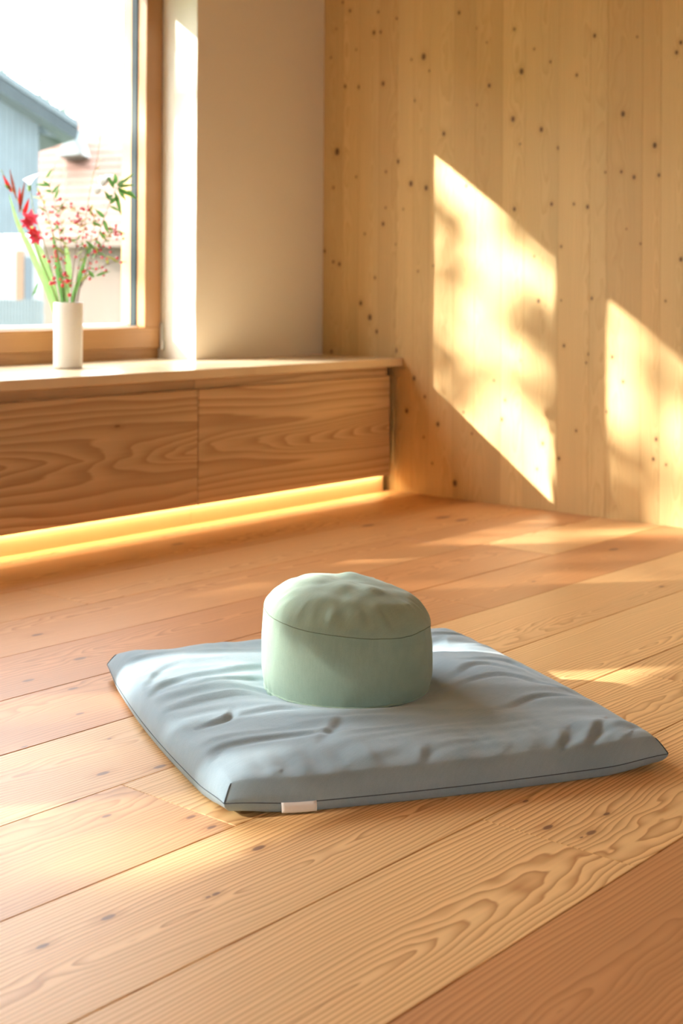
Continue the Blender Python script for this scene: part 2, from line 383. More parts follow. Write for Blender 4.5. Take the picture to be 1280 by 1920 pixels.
# ------------------------------------------------------------------ wood wall: every board a piece of its own
wall_right = tag(MB().box((XW+0.012, YB-0.2, -0.1), (XW+0.2, 4.15, CEIL+0.1)).build('wall_right', M['carcass']), 'knotty spruce board wall with vertical boards', kind='structure')
KN = [(105,38,7),(80,8,6),(205,42,6),(190,115,9),(213,113,7),(270,65,6),(57,102,4),(127,175,4),(38,203,5),(365,200,14),(322,210,5),(385,250,5),(88,305,8),(137,307,8),(222,295,10),(333,355,6),
(490,45,8),(550,100,5),(685,103,7),(588,150,4),(755,173,5),(710,252,13),(596,302,9),(553,370,5),(680,420,12),(780,457,11),(812,218,6),(968,126,9),(905,265,7),(1272,150,9),(1257,185,9),(1118,130,5),
(1068,402,12),(1180,513,12),(840,522,8),(705,508,5),(60,535,15),(275,570,9),(232,606,6),(127,624,5),(47,662,6),(320,648,12),(374,663,11),(436,472,9),(515,656,8),(685,738,9),(816,720,8),(895,720,6),
(943,730,9),(1062,606,7),(1107,625,9),(1195,618,8),(1006,608,5),(222,790,9),(231,733,5),(293,738,4),(157,825,5),(267,862,4),(15,886,8),(46,924,7),(68,932,8),(193,980,6),(345,957,5),(398,938,4),
(143,1070,10),(175,1120,13),(200,1170,9),(266,1237,11),(40,1240,8),(755,905,5),(770,1062,9),(850,870,6),(850,1060,4),(958,1053,7),(878,1170,4),(860,1220,7),(947,1250,6),(938,1280,5),(1030,1260,9),
(1068,1347,8),(613,1343,5),(708,1272,4),(652,1412,7),(640,1480,10),(331,1335,10),(369,1400,7),(305,1450,10),(415,1497,10),(535,1530,5),(475,1705,14),(395,1635,5),(365,1543,5),(505,1455,6),
(1010,1453,6),(903,1520,6),(842,1618,8),(785,1565,8),(765,1655,6),(1185,1550,9),(1175,1620,8),(1220,1640,6),(1272,915,10),(1130,860,5),(1080,808,4),(920,1665,4),(1218,1062,5)]
wk = []
for (x, y, r) in KN:
    p = onx(600 + x/1.882, y/1.882, XW); wk.append((p.y, p.z, r/1.882*(p - CAMPOS).dot(FWD)/FPX*0.8))
yb_list = [3.77,3.664,3.58,3.479,3.388,3.305,3.229,3.114,3.016,2.896,2.799,2.655,2.527,2.46,2.324,2.254,2.172]
wt = [-.14,-.10,-.03,-.13,.02,.0,.05,-.02,-.05,.03,-.04,.04,-.03,-.08,.02,.05]
y = yb_list[-1]
while y > YB: y -= R_.uniform(0.08, 0.13); yb_list.append(y)
yb_list = [4.1, 3.90] + yb_list
wt = [0, 0] + wt
for i in range(len(yb_list)-1):
    b, a = yb_list[i], yb_list[i+1]
    o = MB().box((XW + R_.uniform(0, 0.0003), a+0.0002, -0.02), (XW+0.014, b-0.0002, CEIL+0.05), 0.0005).build('board', M['spruce'], wall_right)
    kn = sorted([q for q in wk if a <= q[0] < b], key=lambda q: -q[2])[:10]
    if b < 2.2:
        kn = [(R_.uniform(a+.01, b-.01), R_.uniform(0, CEIL), R_.uniform(0.004, 0.01)) for _ in range(4)]
    sl = R_.choice([-1,1])*R_.uniform(0.004, 0.02)
    setwood(o, R_.uniform(a, b), R_.uniform(0.02, 0.08), sl, wt[i] if i < len(wt) else R_.uniform(-.12, .08), R_.choice([0, .15, .3, .5]), kn)

# ------------------------------------------------------------------ window wall, pier, other walls, ceiling
ZH = 2.02     # window head
WTOP = 1.935  # glass top
U1 = (0.57, 3.562); U2 = (-2.26, -0.28)
YO = 4.11
wall_window = MB()
for (a, b) in ((U1[1], XW+0.012), (U2[1], U1[0]), (XL-0.2, U2[0])):
    wall_window.box((a, YP, -0.02), (b, YO, CEIL+0.1))
for U in (U1, U2):
    wall_window.box((U[0], YP, ZH), (U[1], YO, CEIL+0.1)); wall_window.box((U[0], YP, -0.02), (U[1], YO, ZC-0.032))
tag(wall_window.build('wall_back', M['plaster']), 'white plastered wall with deep window recesses', kind='structure')
ceiling = tag(MB().box((XL-0.2, YB-0.2, CEIL+0.002), (XW+0.2, 4.15, CEIL+0.2)).build('ceiling', M['ceil']), 'warm timber ceiling', kind='structure')
setwood(ceiling, 0, 0.1, 0.02)

# left wall, and rear wall with a window behind the camera
wl = MB().box((XL-0.25, YB-0.25, -0.02), (XL, 4.11, CEIL+0.1))
setwood(tag(wl.build('wall_left', M['ceil']), 'plain spruce wall on the left', kind='structure'), 0, .1, .01)
wr = MB(); RW = (-1.0, 0.3)
wr.box((XL-0.25, YB-0.25, -0.02), (RW[0], YB, CEIL+0.1)); wr.box((RW[1], YB-0.25, -0.02), (XW+0.2, YB, CEIL+0.1))
wr.box((RW[0], YB-0.25, 2.1), (RW[1], YB, CEIL+0.1)); wr.box((RW[0], YB-0.25, -0.02), (RW[1], YB, 0.8))
setwood(tag(wr.build('wall_front', M['ceil']), 'spruce wall with a window behind the camera', kind='structure'), 0, .1, .01)

def wooden(o, axis='x', u0=0.0, d0=0.03):
    return setwood(o, u0, d0, 0.004, R_.uniform(-.05, .05), R_.choice([0, .2, .4]))
def make_window(name, label, x0, x1, panes, zb):
    """timber window in the back wall: outer frame, one sash per pane with bead, spacer and two glass leaves"""
    w = tag(empty(name, ((x0+x1)/2, YSASH, zb)), label, kind='structure')
    def put(mb, n, m, parent=None, hz=False, u0=0, d0=.03):
        o = mb.build(n, m)
        place(o, w) if parent is None else None
        if parent is not None:
            o.parent = parent; o.matrix_parent_inverse = Matrix.Translation(-Vector(w.location))
        return o
    zt = ZH
    wooden(put(MB().box((x0+.001, YSASH+.018, zb), (x1-.001, YO-.01, zb+.052), .002), 'frame_sill', M['sash_h']), u0=zb+.02)
    wooden(put(MB().box((x0+.001, YSASH+.018, zt-.03), (x1-.001, YO-.01, zt), .002), 'frame_head', M['sash_h']), u0=zt)
    wooden(put(MB().box((x0+.001, YSASH+.018, zb+.052), (x0+.03, YO-.01, zt-.03), .002), 'frame_jamb', M['sash']), u0=x0)
    wooden(put(MB().box((x1-.03, YSASH+.018, zb+.052), (x1-.001, YO-.01, zt-.03), .002), 'frame_jamb', M['sash']), u0=x1)
    for i in range(len(panes)-1):
        a, b = panes[i][1], panes[i+1][0]; c = (a+b)/2
        wooden(put(MB().box((c-.02, YSASH+.018, zb+.052), (c+.02, YO-.01, zt-.03), .002), 'frame_post', M['sash']), u0=c)
    for i, (g0, g1) in enumerate(panes):
        l = x0+.004 if i == 0 else (panes[i-1][1]+g0)/2+.003
        r = x1-.004 if i == len(panes)-1 else (g1+panes[i+1][0])/2-.003
        z0, z1, gz0, gz1 = zb+.042, zt-.02, 0.637, WTOP
        s = put(MB().box((l, YSASH, gz0-.001), (g0, YO-.02, gz1), .003), 'sash', M['sash']); wooden(s, u0=l)
        def sub(mb, n, m):
            o = mb.build(n, m); o.parent = s; o.matrix_parent_inverse = Matrix.Translation(-Vector(w.location)); return o
        s.parent = w
        wooden(sub(MB().box((g1, YSASH, gz0-.001), (r, YO-.02, gz1), .003), 'stile', M['sash']), u0=r)
        wooden(sub(MB().box((l, YSASH, z0), (r, YO-.02, gz0), .003), 'bottom_rail', M['sash_h']), u0=gz0)
        wooden(sub(MB().box((l, YSASH, gz1), (r, YO-.02, z1), .003), 'top_rail', M['sash_h']), u0=gz1)
        # double glazing: dark spacer ring between two leaves
        ya, yb, t = 3.999, 4.031, .0045
        sp = MB(); sp.box((g0, ya, gz0), (g0+t, yb, gz1)); sp.box((g1-t, ya, gz0), (g1, yb, gz1))
        sp.box((g0+t, ya, gz0), (g1-t, yb, gz0+t)); sp.box((g0+t, ya, gz1-t), (g1-t, yb, gz1))
        sub(sp, 'glass_spacer', M['gasket'])
        be = MB(); be.box((g0+t, 4.037, gz0), (g1-t, YO-.018, gz0+.012)); be.box((g0+t, 3.985, gz0), (g1-t, 3.997, gz0+.006))
        sub(be, 'glazing_bead', M['alu'])
        sub(MB().add([(g0, 4.033, gz0), (g1, 4.033, gz0), (g1, 4.033, gz1), (g0, 4.033, gz1)], [(0,1,2,3)]), 'pane', M['glass'])
        if i == len(panes)-1:
            hg = MB().box((r-.010, YSASH-.012, 0.585), (r-.0005, YSASH-.0002, 0.655), .002)
            hg.tube([(r-.006, YSASH-.010, 0.553), (r-.006, YSASH-.010, 0.588)], .0075, 8)
            sub(hg, 'hinge', M['hinge'])
    put(MB().box((x0-.02, YO-.005, zb-.01), (x1+.02, YO+.16, zb+.03), .004), 'outer_sill', M['alu'])
    return w
make_window('window_1', 'larch framed window behind the vase', U1[0], U1[1], [(0.66,1.455),(1.585,2.39),(2.52,3.478)], ZC-.002)
make_window('window_2', 'larch framed window outside the picture to the left', U2[0], U2[1], [(-2.17,-1.43),(-1.295,-0.365)], ZC-.002)
def side_window(name, label, a, b, horizontal):
    w = tag(empty(name, ((a[0]+b[0])/2, (a[1]+b[1])/2, a[2])), label, kind='structure')
    t = .07
    m = MB()
    if horizontal:
        ys = (a[1], a[1]+.08)
        for k in range(5):
            x = a[0] + (b[0]-a[0]-t)*k/4; m.box((x, ys[0], a[2]+t), (x+t, ys[1], b[2]-t), .002)
        m.box((a[0], ys[0], a[2]), (b[0], ys[1], a[2]+t), .002); m.box((a[0], ys[0], b[2]-t), (b[0], ys[1], b[2]), .002)
        g = MB().add([(a[0],a[1]+.04,a[2]),(b[0],a[1]+.04,a[2]),(b[0],a[1]+.04,b[2]),(a[0],a[1]+.04,b[2])], [(0,1,2,3)])
    else:
        xs = (a[0], a[0]+.08)
        for k in range(4):
            y = a[1] + (b[1]-a[1]-t)*k/3; m.box((xs[0], y, a[2]+t), (xs[1], y+t, b[2]-t), .002)
        m.box((xs[0], a[1], a[2]), (xs[1], b[1], a[2]+t), .002); m.box((xs[0], a[1], b[2]-t), (xs[1], b[1], b[2]), .002)
        g = MB().add([(a[0]+.04,a[1],a[2]),(a[0]+.04,b[1],a[2]),(a[0]+.04,b[1],b[2]),(a[0]+.04,a[1],b[2])], [(0,1,2,3)])
    wooden(place(m.build('frame', M['sash']), w)); place(g.build('pane', M['glass']), w)
side_window('window_3', 'window in the wall behind the camera', (RW[0], YB-.2, .8), (RW[1], YB-.2, 2.1), True)

# daylight portals in the window openings help the sky find its way in
def portal(loc, rot, sx, sy):
    L = bpy.data.lights.new('window_portal', 'AREA'); L.shape = 'RECTANGLE'; L.size = sx; L.size_y = sy; L.cycles.is_portal = True
    o = bpy.data.objects.new('window_portal', L); COL.objects.link(o); o.location = loc; o.rotation_euler = rot
    return o
portal(((U1[0]+U1[1])/2, YO+.02, 1.27), (math.radians(-90), 0, 0), U1[1]-U1[0], 1.5)
portal(((U2[0]+U2[1])/2, YO+.02, 1.27), (math.radians(-90), 0, 0), U2[1]-U2[0], 1.5)
portal(((RW[0]+RW[1])/2, YB-.22, 1.45), (math.radians(90), 0, 0), RW[1]-RW[0], 1.3)

# ------------------------------------------------------------------ window bench: worktop, drawer units, LED strip
XC0 = XL + 0.01
wtop = MB().box((XC0, YF, ZC-.031), (XW-.0005, YP, ZC), .0015)
for U in (U1, U2): wtop.box((U[0]+.001, YP, ZC-.031), (U[1]-.001, YSASH+.0175, ZC))
tag(setwood(wtop.build('window_bench_top', M['counter']), 3.6, .05, .01), 'long pale ash bench top running along the window', 'bench top')
GX = [XC0, -0.9, 0.0, 1.05, 2.13, 3.207, XW-.047]
ZB, ZT = 0.068, 0.451
lab = {5: 'ash drawer unit between the wood wall and the next drawer', 4: 'ash drawer unit below the white vase at the picture edge'}
for i in range(len(GX)-1):
    a, b = GX[i], GX[i+1]
    u = empty('drawer_unit', ((a+b)/2, YD, 0.0))
    tag(u, lab.get(i, '%s ash drawer unit along the bench, counted from the wood wall' % ['sixth', 'fifth', 'fourth', 'third', '', ''][i]), 'cabinet', 'drawer units under the window bench')
    place(MB().box((a+.001, YD+.026, ZB+.012), (b-.001, YP-.002, ZT-.02)).build('carcass', M['carcass']), u)
    fr = place(MB().box((a+.0015, YD, ZB), (b-.0015, YD+.02, ZT), .0012).build('drawer_front', M['ash']), u)
    if i == 5: setwood(fr, 0.262, -0.012, 0.004, 0.04, 0.2, vref=3.0)
    elif i == 4: setwood(fr, 0.245, -0.11, 0.040, -0.02, 0.3, [(0.355, 2.86, .006)], vref=2.75)
    else: setwood(fr, R_.uniform(.2, .3), -.05, .01)
    rl = place(MB().box((a+.001, YD+.018, ZT-.02), (b-.001, YD+.036, ZC-.0315), .0008).build('grip_rail', M['ash']), u); setwood(rl, .6, .1, .002, .10, .0)
    place(MB().box((a+.001, 3.408, 0.0006), (b-.001, 3.424, ZB+.012)).build('toe_board', M['toe']), u)
led = MB().box((XC0+.02, 3.3965, ZB+.006), (XW-.06, 3.4065, ZB+.0095)).build('led_strip', M['led'])
tag(led, 'warm glowing LED strip hidden under the drawer fronts', 'light strip')

# ------------------------------------------------------------------ floor cushion (flat square mat)
def sm(a, b, x):
    q = min(max((x-a)/(b-a), 0), 1); return q*q*(3-2*q)
CF = onz(420,1523,.012); CRt = onz(1252,1421,.018); CLf = onz(201,1258,.012)
Cf = Vector((CF.x, CF.y)); Ur = Vector((CRt.x, CRt.y)) - Cf; Vl = Vector((CLf.x, CLf.y)) - Cf
LU, LV = Ur.length, Vl.length
ZAF = Vector((1.988, 1.688))                # where the round cushion sits
def spline2(pts, n=6):
    P = [Vector(p) for p in pts]; P = [P[0]*2-P[1]] + P + [P[-1]*2-P[-2]]; out = []
    for i in range(1, len(P)-2):
        for k in range(n):
            t = k/n; a, b, c, d = P[i-1], P[i], P[i+1], P[i+2]
            out.append(.5*((2*b) + (c-a)*t + (2*a-5*b+4*c-d)*t*t + (3*b-a-3*c+d)*t**3))
    out.append(P[-2]); return out
def prof(e, w, n):
    q = min(max(e/w, 0), 1); return (1-(1-q)**n)**(1/n)
def fold(p, q, L, ang, seed, k=4.0):
    c, s = math.cos(ang), math.sin(ang); x = (c*p+s*q); y = (-s*p+c*q)
    v = mnoise.noise(Vector((x/L/k, y/L, seed))); return v
def mat_point(a, b):
    ea, eb = min(a, 1-a)*LU, min(b, 1-b)*LV
    bow = 0.016
    A = a + math.copysign(1, a-.5)*bow/LU*math.sin(math.pi*b)*sm(.35, .5, abs(a-.5))
    B = b + math.copysign(1, b-.5)*bow/LV*math.sin(math.pi*a)*sm(.35, .5, abs(b-.5))
    xy = Cf + Ur*A + Vl*B
    return xy, ea, eb
CREASE = [([(245,1325),(300,1282),(420,1262),(505,1246)],.0048,.013),([(350,1292),(430,1276),(495,1262)],.0035,.010),([(310,1322),(400,1310),(500,1300)],.0035,.011),
 ([(372,1358),(424,1347),(432,1334)],.0050,.009),([(432,1345),(520,1331),(570,1330)],.0042,.012),([(368,1412),(420,1398),(560,1378),(640,1372)],.0042,.014),([(372,1424),(405,1408)],.0045,.010),
 ([(598,1392),(640,1345)],.0040,.012),([(780,1452),(802,1398)],.0050,.010),([(860,1440),(888,1412)],.0045,.009),([(1036,1416),(1048,1396),(1064,1366)],.0060,.011),([(1084,1416),(1102,1385),(1132,1345)],.0060,.012),
 ([(1150,1402),(1182,1368)],.0050,.011),([(828,1278),(900,1250),(975,1258)],.0040,.011),([(822,1300),(935,1268),(1060,1290)],.0038,.010),([(935,1332),(1010,1306),(1100,1302)],.0040,.012),
 ([(850,1242),(950,1236),(1012,1262)],.0035,.010),([(480,1474),(522,1440)],.0045,.012),([(452,1494),(470,1458)],.0060,.011),([(640,1468),(655,1430)],.0040,.011),([(700,1466),(712,1430)],.0040,.010),
 ([(920,1436),(950,1398)],.0045,.010),([(985,1424),(1000,1396)],.0045,.010),([(250,1300),(290,1262),(330,1250)],.0035,.012),([(560,1470),(575,1440)],.0035,.010)]
CR2 = []
for (pp, A, w) in CREASE:
    q = [onz(x, y, .062) for x, y in pp]; CR2.append(([Vector((p.x, p.y)) for p in spline2(q)], A, w))
def creases(xy):
    out = 0.0
    for (pl, A, w) in CR2:
        best = 9; sg = 0; tt = 0; n = len(pl)-1
        if (xy - pl[n//2]).length > .34: continue
        for i in range(n):
            a, b = pl[i], pl[i+1]; d = b-a; l2 = d.length_squared
            t = min(max((xy-a).dot(d)/l2, 0), 1); e = xy - a - d*t; L = e.length
            if L < best: best = L; sg = 1 if d.x*e.y - d.y*e.x > 0 else -1; tt = (i+t)/n
        if best < w*3:
            k = best/w; out += A*(sg*k*1.6*math.exp(-k*k) - .35*math.exp(-k*k))*math.sin(math.pi*(.08+.84*tt))
    return out
def mat_top(a, b):
    xy, ea, eb = mat_point(a, b)
    corner = (1-sm(0, .12, ea))*(1-sm(0, .12, eb))
    zs = .0165 + .008*corner
    pr = prof(ea, .17, 2.6)*prof(eb, .17, 2.6)
    pr = pr + .25*(1-pr)*sm(0, .02, min(ea, eb))
    z = zs + .050*pr
    p, q = a*LU, b*LV
    inner = sm(0.0, .05, min(ea, eb))
    # long soft folds lying along the mat, stronger on the far-left half
    w = 0.0
    an = .15 + .5*mnoise.noise(Vector((p*2.2, q*2.2, 31)))
    fa = fold(p, q, .062, an, 3.1, 3.2); w += .0068*(1-abs(fa)*2.2)*sm(.2, .7, b+.35*(1-a))*(.55+.9*mnoise.noise(Vector((p*4, q*4, 12))))
    w += .0065*fold(p, q, .10, -.35, 8.2, 2) + .0024*fold(p, q, .026, .3+an, 5.5, 4)*(.4+mnoise.noise(Vector((p*5, q*5, 2))))
    # tension pleats running in from the stitched edges
    for (e, t, sd, L) in ((eb if b < .5 else 9, p, 1.0, .030), (eb if b >= .5 else 9, p, 2.0, .035), (ea if a < .5 else 9, q, 3.0, .035), (ea if a >= .5 else 9, q, 4.0, .03)):
        if e < .17:
            env = sm(0.0, .03, e)*(1-sm(.04, .17, e)); v = mnoise.noise(Vector((t/(L*1.5) + e*4*math.sin(t*7+sd), e*2, sd))) + .35*mnoise.noise(Vector((t/(L*.7), e*3, sd+5)))
            w += .0045*env*v
    z += w*inner
    d = (xy - ZAF).length
    z -= .022*(1-sm(.10, .24, d))
    z += creases(xy)*sm(.004, .04, min(ea, eb))
    return Vector((xy.x, xy.y, max(z, zs)))
def mat_bot(a, b):
    xy, ea, eb = mat_point(a, b)
    corner = (1-sm(0, .12, ea))*(1-sm(0, .12, eb))
    zs = .0165 + .008*corner
    e = min(ea, eb); z = zs - .034*prof(e, .045, 2.0)*(1-.35*corner)
    s = 1-.0  # slight tuck below the seam
    return Vector((xy.x, xy.y, max(z, .0004 + .010*corner*(1-sm(0, .05, e)))))
def edgy(n):
    out = []
    for i in range(n+1):
        q = i/n; out.append(0.5 - 0.5*math.copysign(abs(math.cos(math.pi*q))**0.82, math.cos(math.pi*q)))
    return out
def sheet(fn, na, nb):
    A, B = edgy(na), edgy(nb); m = MB()
    for b in B:
        for a in A: m.v.append(tuple(fn(a, b)))
    for j in range(nb):
        for i in range(na):
            k = j*(na+1)+i; m.f.append((k, k+1, k+na+2, k+na+1))
    return m
mat = empty('floor_cushion', (2.017, 1.675, 0))
tag(mat, 'large square flat grey-blue cotton floor mat lying on the planks', 'floor cushion')
place(sheet(mat_top, 240, 240).build('top_panel', M['futon'], smooth=True), mat)
bt = sheet(mat_bot, 90, 90); bt.f = [f[::-1] for f in bt.f]
place(bt.build('bottom_panel', M['futon'], smooth=True), mat)
ring = []
N = 70
for i in range(N): ring.append(mat_top(i/N, 0))
for i in range(N): ring.append(mat_top(1, i/N))
for i in range(N): ring.append(mat_top(1-i/N, 1))
for i in range(N): ring.append(mat_top(0, 1-i/N))
place(MB().tube(ring, .0008, 6, closed=True).build('edge_seam', M['futon_thread'], smooth=True), mat)
for (a, b) in ((0,0),(1,0),(0,1),(1,1)):
    sa, sb = (1 if a == 0 else -1), (1 if b == 0 else -1)
    pts = [mat_top(a+sa*k*.0035, b+sb*k*.0035) + Vector((0,0,.0008)) for k in range(7)]
    place(MB().tube(pts, [.0010]*6+[.0005], 6).build('corner_fold_slit', M['futon_thread'], smooth=True), mat)  # dark tube stands in for the shaded slit of the corner fold
# woven label hanging from the seam of the near edge
def near_edge_at(px):
    best = min((abs(0), 0),)
    lo, hi = 0.0, 1.0
    for _ in range(40):
        mid = (lo+hi)/2; p = mat_top(mid, 0) - CAMPOS; x = 640 + FPX*p.dot(RGT)/p.dot(FWD)
        if x < px: lo = mid
        else: hi = mid
    return lo
a0, a1 = near_edge_at(530), near_edge_at(596)
outw = Vector((-Vl.x, -Vl.y, 0)).normalized()
lb = MB(); n0 = 10
for k in range(n0+1):
    p = mat_top(a0+(a1-a0)*k/n0, 0)
    for (dz, dn) in ((.0015, .0015), (-.004, .0032), (-.0095, .0042), (-.0135, .0040)):
        lb.v.append(tuple(p + Vector((0,0,dz)) + outw*dn))
for k in range(n0):
    for j in range(3): q = k*4+j; lb.f.append((q, q+1, q+5, q+4))
lo_ = place(lb.build('woven_label', M['label'], smooth=True), mat); lo_['label'] = 'white woven label'
sd = lo_.modifiers.new('s', 'SOLIDIFY'); sd.thickness = .0006
ink = MB(); e1 = (mat_top(a1, 0) - mat_top(a0, 0)); ex = e1.normalized()
for k in range(12):                           # a row of tiny illegible stitched letters
    f0 = .16 + .68*k/12
    p = mat_top(a0+(a1-a0)*f0, 0) + Vector((0,0,-.0034)) + outw*.0040
    hgt = .0022 if k % 3 else .0028
    for (dx, dw) in ((0, .0006), (.0013, .0005)) if k % 2 else ((.0004, .0012),):
        ink.box(p + ex*dx - Vector((0,0,hgt)) - outw*.0004 - ex*0, p + ex*(dx+dw) + outw*.0001)
io = ink.build('label_lettering', M['ink']); io.parent = lo_; io.matrix_parent_inverse = Matrix.Translation(-Vector(mat.location))

# ------------------------------------------------------------------ round meditation cushion
ZB0 = mat_top(0.52, 0.45).z - .006
zf = empty('round_cushion', (ZAF.x, ZAF.y, ZB0)); zf.location = (ZAF.x, ZAF.y, ZB0)
tag(zf, 'round sage green meditation cushion standing on the grey-blue mat', 'cushion')
RZ, HS = 0.159, 0.143
vr = Vector((RGT.x, RGT.y)); vf = Vector((FWD.x, FWD.y))
def tilt(x, y):                               # top slumps a little towards the right of the picture
    s = x*vr.x + y*vr.y; f = x*vf.x + y*vf.y
    return -.085*s + .045*f
def side_pt(an, q):
    c, s = math.cos(an), math.sin(an)
    r = RZ*(.935 + .065*math.sin(math.pi*min(max(.5*(q/.34), 0), .5)) if q < .34 else 1.0 - .022*sm(.55, 1, q)**1.5)
    r *= 1 + .006*mnoise.noise(Vector((c*2.5, s*2.5, q*2)))
    pl = mnoise.noise(Vector((c*13, s*13, 3.0))); pl2 = mnoise.noise(Vector((c*17, s*17, 9.0)))
    r += .0032*pl*sm(.62, .95, q)*(1-.45*sm(.97, 1, q)) + .0040*pl2*(1-sm(0.03, .30, q))
    z = HS*q
    x, y = r*c, r*s
    z += tilt(x, y)*q + .0035*mnoise.noise(Vector((c*2, s*2, 7)))*q
    return Vector((x, y, z))
def top_pt(an, q):                            # q 0 at the seam, 1 in the middle
    c, s = math.cos(an), math.sin(an); e = side_pt(an, 1.0)
    k = 1-q; r = math.hypot(e.x, e.y)*k
    z = e.z*k + (HS+tilt(0,0))*q
    dome = .060*(1-k**2.7)**.6
    pl = mnoise.noise(Vector((c*11, s*11, 5.0+q*1.5))); pl2 = mnoise.noise(Vector((r*c*26, r*s*26, 15.0)))
    w = .0050*pl*sm(0, .06, q)*(1-sm(.10, .34, q)) + .0040*pl2*sm(.05, .3, q)
    x, y = r*c, r*s
    return Vector((x, y, z + dome + w + .004*mnoise.noise(Vector((x*14, y*14, 2)))*sm(0, .3, q)))
def revolve(fn, qs, n=160):
    m = MB()
    for q in qs:
        for k in range(n): m.v.append(tuple(fn(2*math.pi*k/n, q)))
    for i in range(len(qs)-1):
        for k in range(n):
            k2 = (k+1) % n; m.f.append((i*n+k, i*n+k2, (i+1)*n+k2, (i+1)*n+k))
    return m
revolve(side_pt, [i/36 for i in range(37)]).build('side_panel', M['sage'], zf, True)
revolve(top_pt, [(i/40)**1.35*.9995 for i in range(41)]).build('top_panel', M['sage'], zf, True)
MB().tube([side_pt(2*math.pi*k/160, 1.0) + Vector((0,0,.0002)) for k in range(160)], .0007, 6, True).build('top_seam', M['sage_thread'], zf, True)
MB().tube([side_pt(2*math.pi*k/160, .085)*1.0 + Vector((math.cos(2*math.pi*k/160), math.sin(2*math.pi*k/160), 0))*.0008 for k in range(160)], .0020, 6, True).build('bottom_piping', M['sage'], zf, True)
bb = MB(); bb.v = [tuple(side_pt(2*math.pi*k/64, 0)) for k in range(64)]; bb.f = [tuple(range(64))[::-1]]
bb.build('bottom_panel', M['sage'], zf)

# ------------------------------------------------------------------ vase and flowers on the bench
VC = Vector((2.924, 3.702, ZC)); VH = .218; VR = .0475
vase = MB().lathe([(0.0,.0006),(VR-.004,.0006),(VR-.0005,.004),(VR,.010),(VR,VH-.003),(VR-.001,VH),(VR-.0035,VH),(VR-.0045,VH-.004),(VR-.0045,.012),(0.0,.010)], VC, 48).build('vase', M['ceramic'], None, True)
tag(vase, 'plain white cylindrical ceramic vase on the bench by the window', 'vase')
DV = (VC - CAMPOS).dot(FWD)
MOUTH = VC + Vector((0, 0, VH))
def at(x, y, dd=0.0): return atd(x, y, DV + dd)
def spline(pts, n=14):
    P = [Vector(p) for p in pts]; P = [P[0]*2-P[1]] + P + [P[-1]*2-P[-2]]; out = []
    for i in range(1, len(P)-2):
        for k in range(n):
            t = k/n; a, b, c, d = P[i-1], P[i], P[i+1], P[i+2]
            out.append(.5*((2*b) + (c-a)*t + (2*a-5*b+4*c-d)*t*t + (3*b-a-3*c+d)*t**3))
    out.append(P[-2]); return out
FG = 'flower stems in the white vase'
def in_vase(dx, dy): return VC + Vector((dx, dy, .03))
def stem_thing(name, label, cat, path, rad, mat):
    s = tag(empty(name, in_vase(0, 0)), label, cat, FG)
    pts = spline(path, 8)
    rr = [rad*(1-.55*i/len(pts)) for i in range(len(pts))]
    place(MB().tube(pts, rr, 6).build('stem', mat, None, True), s)
    return s, pts
def put(s, mb, name, mat): return place(mb.build(name, mat, None, True), s)
rim = lambda ang, k=.6: VC + Vector((math.cos(ang)*VR*k, math.sin(ang)*VR*k, VH))
# red gladiolus spike leaning left
s, pts = stem_thing('gladiolus', 'red gladiolus spike leaning far left out of the vase', 'flower', [in_vase(.01,-.01), at(105,560), at(74,480), at(45,402), at(28,365), at(12,338), at(2,318)], .0028, M['stem'])
for (x, y, x2, y2, w, m) in ((38,392,36,352,.012,'red'),(36,398,46,340,.012,'bud'),(30,372,18,318,.010,'bud'),(22,360,5,328,.013,'red'),(44,405,54,372,.016,'red'),(20,355,8,345,.012,'green')):
    put(s, MB().leaf(at(x,y,-.01), at(x2,y2,-.015), w, -FWD + Vector((0,0,.3))), 'bud', M[m])
for (x, y, r) in ((58,410,.030),(52,418,.024),(68,446,.026),(63,436,.022)):
    fl = MB()
    c = at(x, y, -.02)
    for k in range(6):
        an = k*math.pi/3 + x
        dirv = RGT*math.cos(an) + UP*math.sin(an) - FWD*.5
        fl.leaf(c, c + dirv*r, r*.62, -FWD + UP*.2, .3)
    put(s, fl, 'blossom', M['red' if x % 2 else 'pink'])
# sword leaves
for (lbl, path, w, m) in (('long pale green sword leaf at the left of the bouquet', [(96,566),(62,480),(34,420),(17,365)], .020, 'blade'),
                          ('broad green sword leaf rising behind the gladiolus stem', [(106,566),(85,500),(66,450),(56,410)], .026, 'blade'),
                          ('short upright green leaf in the middle of the vase mouth', [(118,566),(112,520),(104,470),(98,430)], .022, 'green'),
                          ('broad light green leaf standing right of the vase centre', [(124,566),(128,520),(126,478),(120,452)], .024, 'blade'),
                          ('narrow green blade leaning right from the vase mouth', [(136,566),(148,525),(158,490),(166,462)], .018, 'green')):
    P = [at(x, y, .012) for x, y in path]; P = spline([in_vase(0, .012)] + P, 8); mb = MB(); n = len(P)
    for i, p in enumerate(P):
        q = i/(n-1); ww = w*.5*(min(1, .35+q*1.6))*(1-max(0, q-.55)/.45)**.8 + .0004
        sdv = RGT*.9 + UP*.25 + FWD*.2
        mb.v += [tuple(p - sdv*ww), tuple(p + FWD*ww*.5), tuple(p + sdv*ww)]
    for i in range(n-1):
        a = 3*i; mb.f += [(a, a+1, a+4, a+3), (a+1, a+2, a+5, a+4)]
    o = tag(mb.build('sword_leaf', M[m], None, True), lbl, 'leaf', FG)
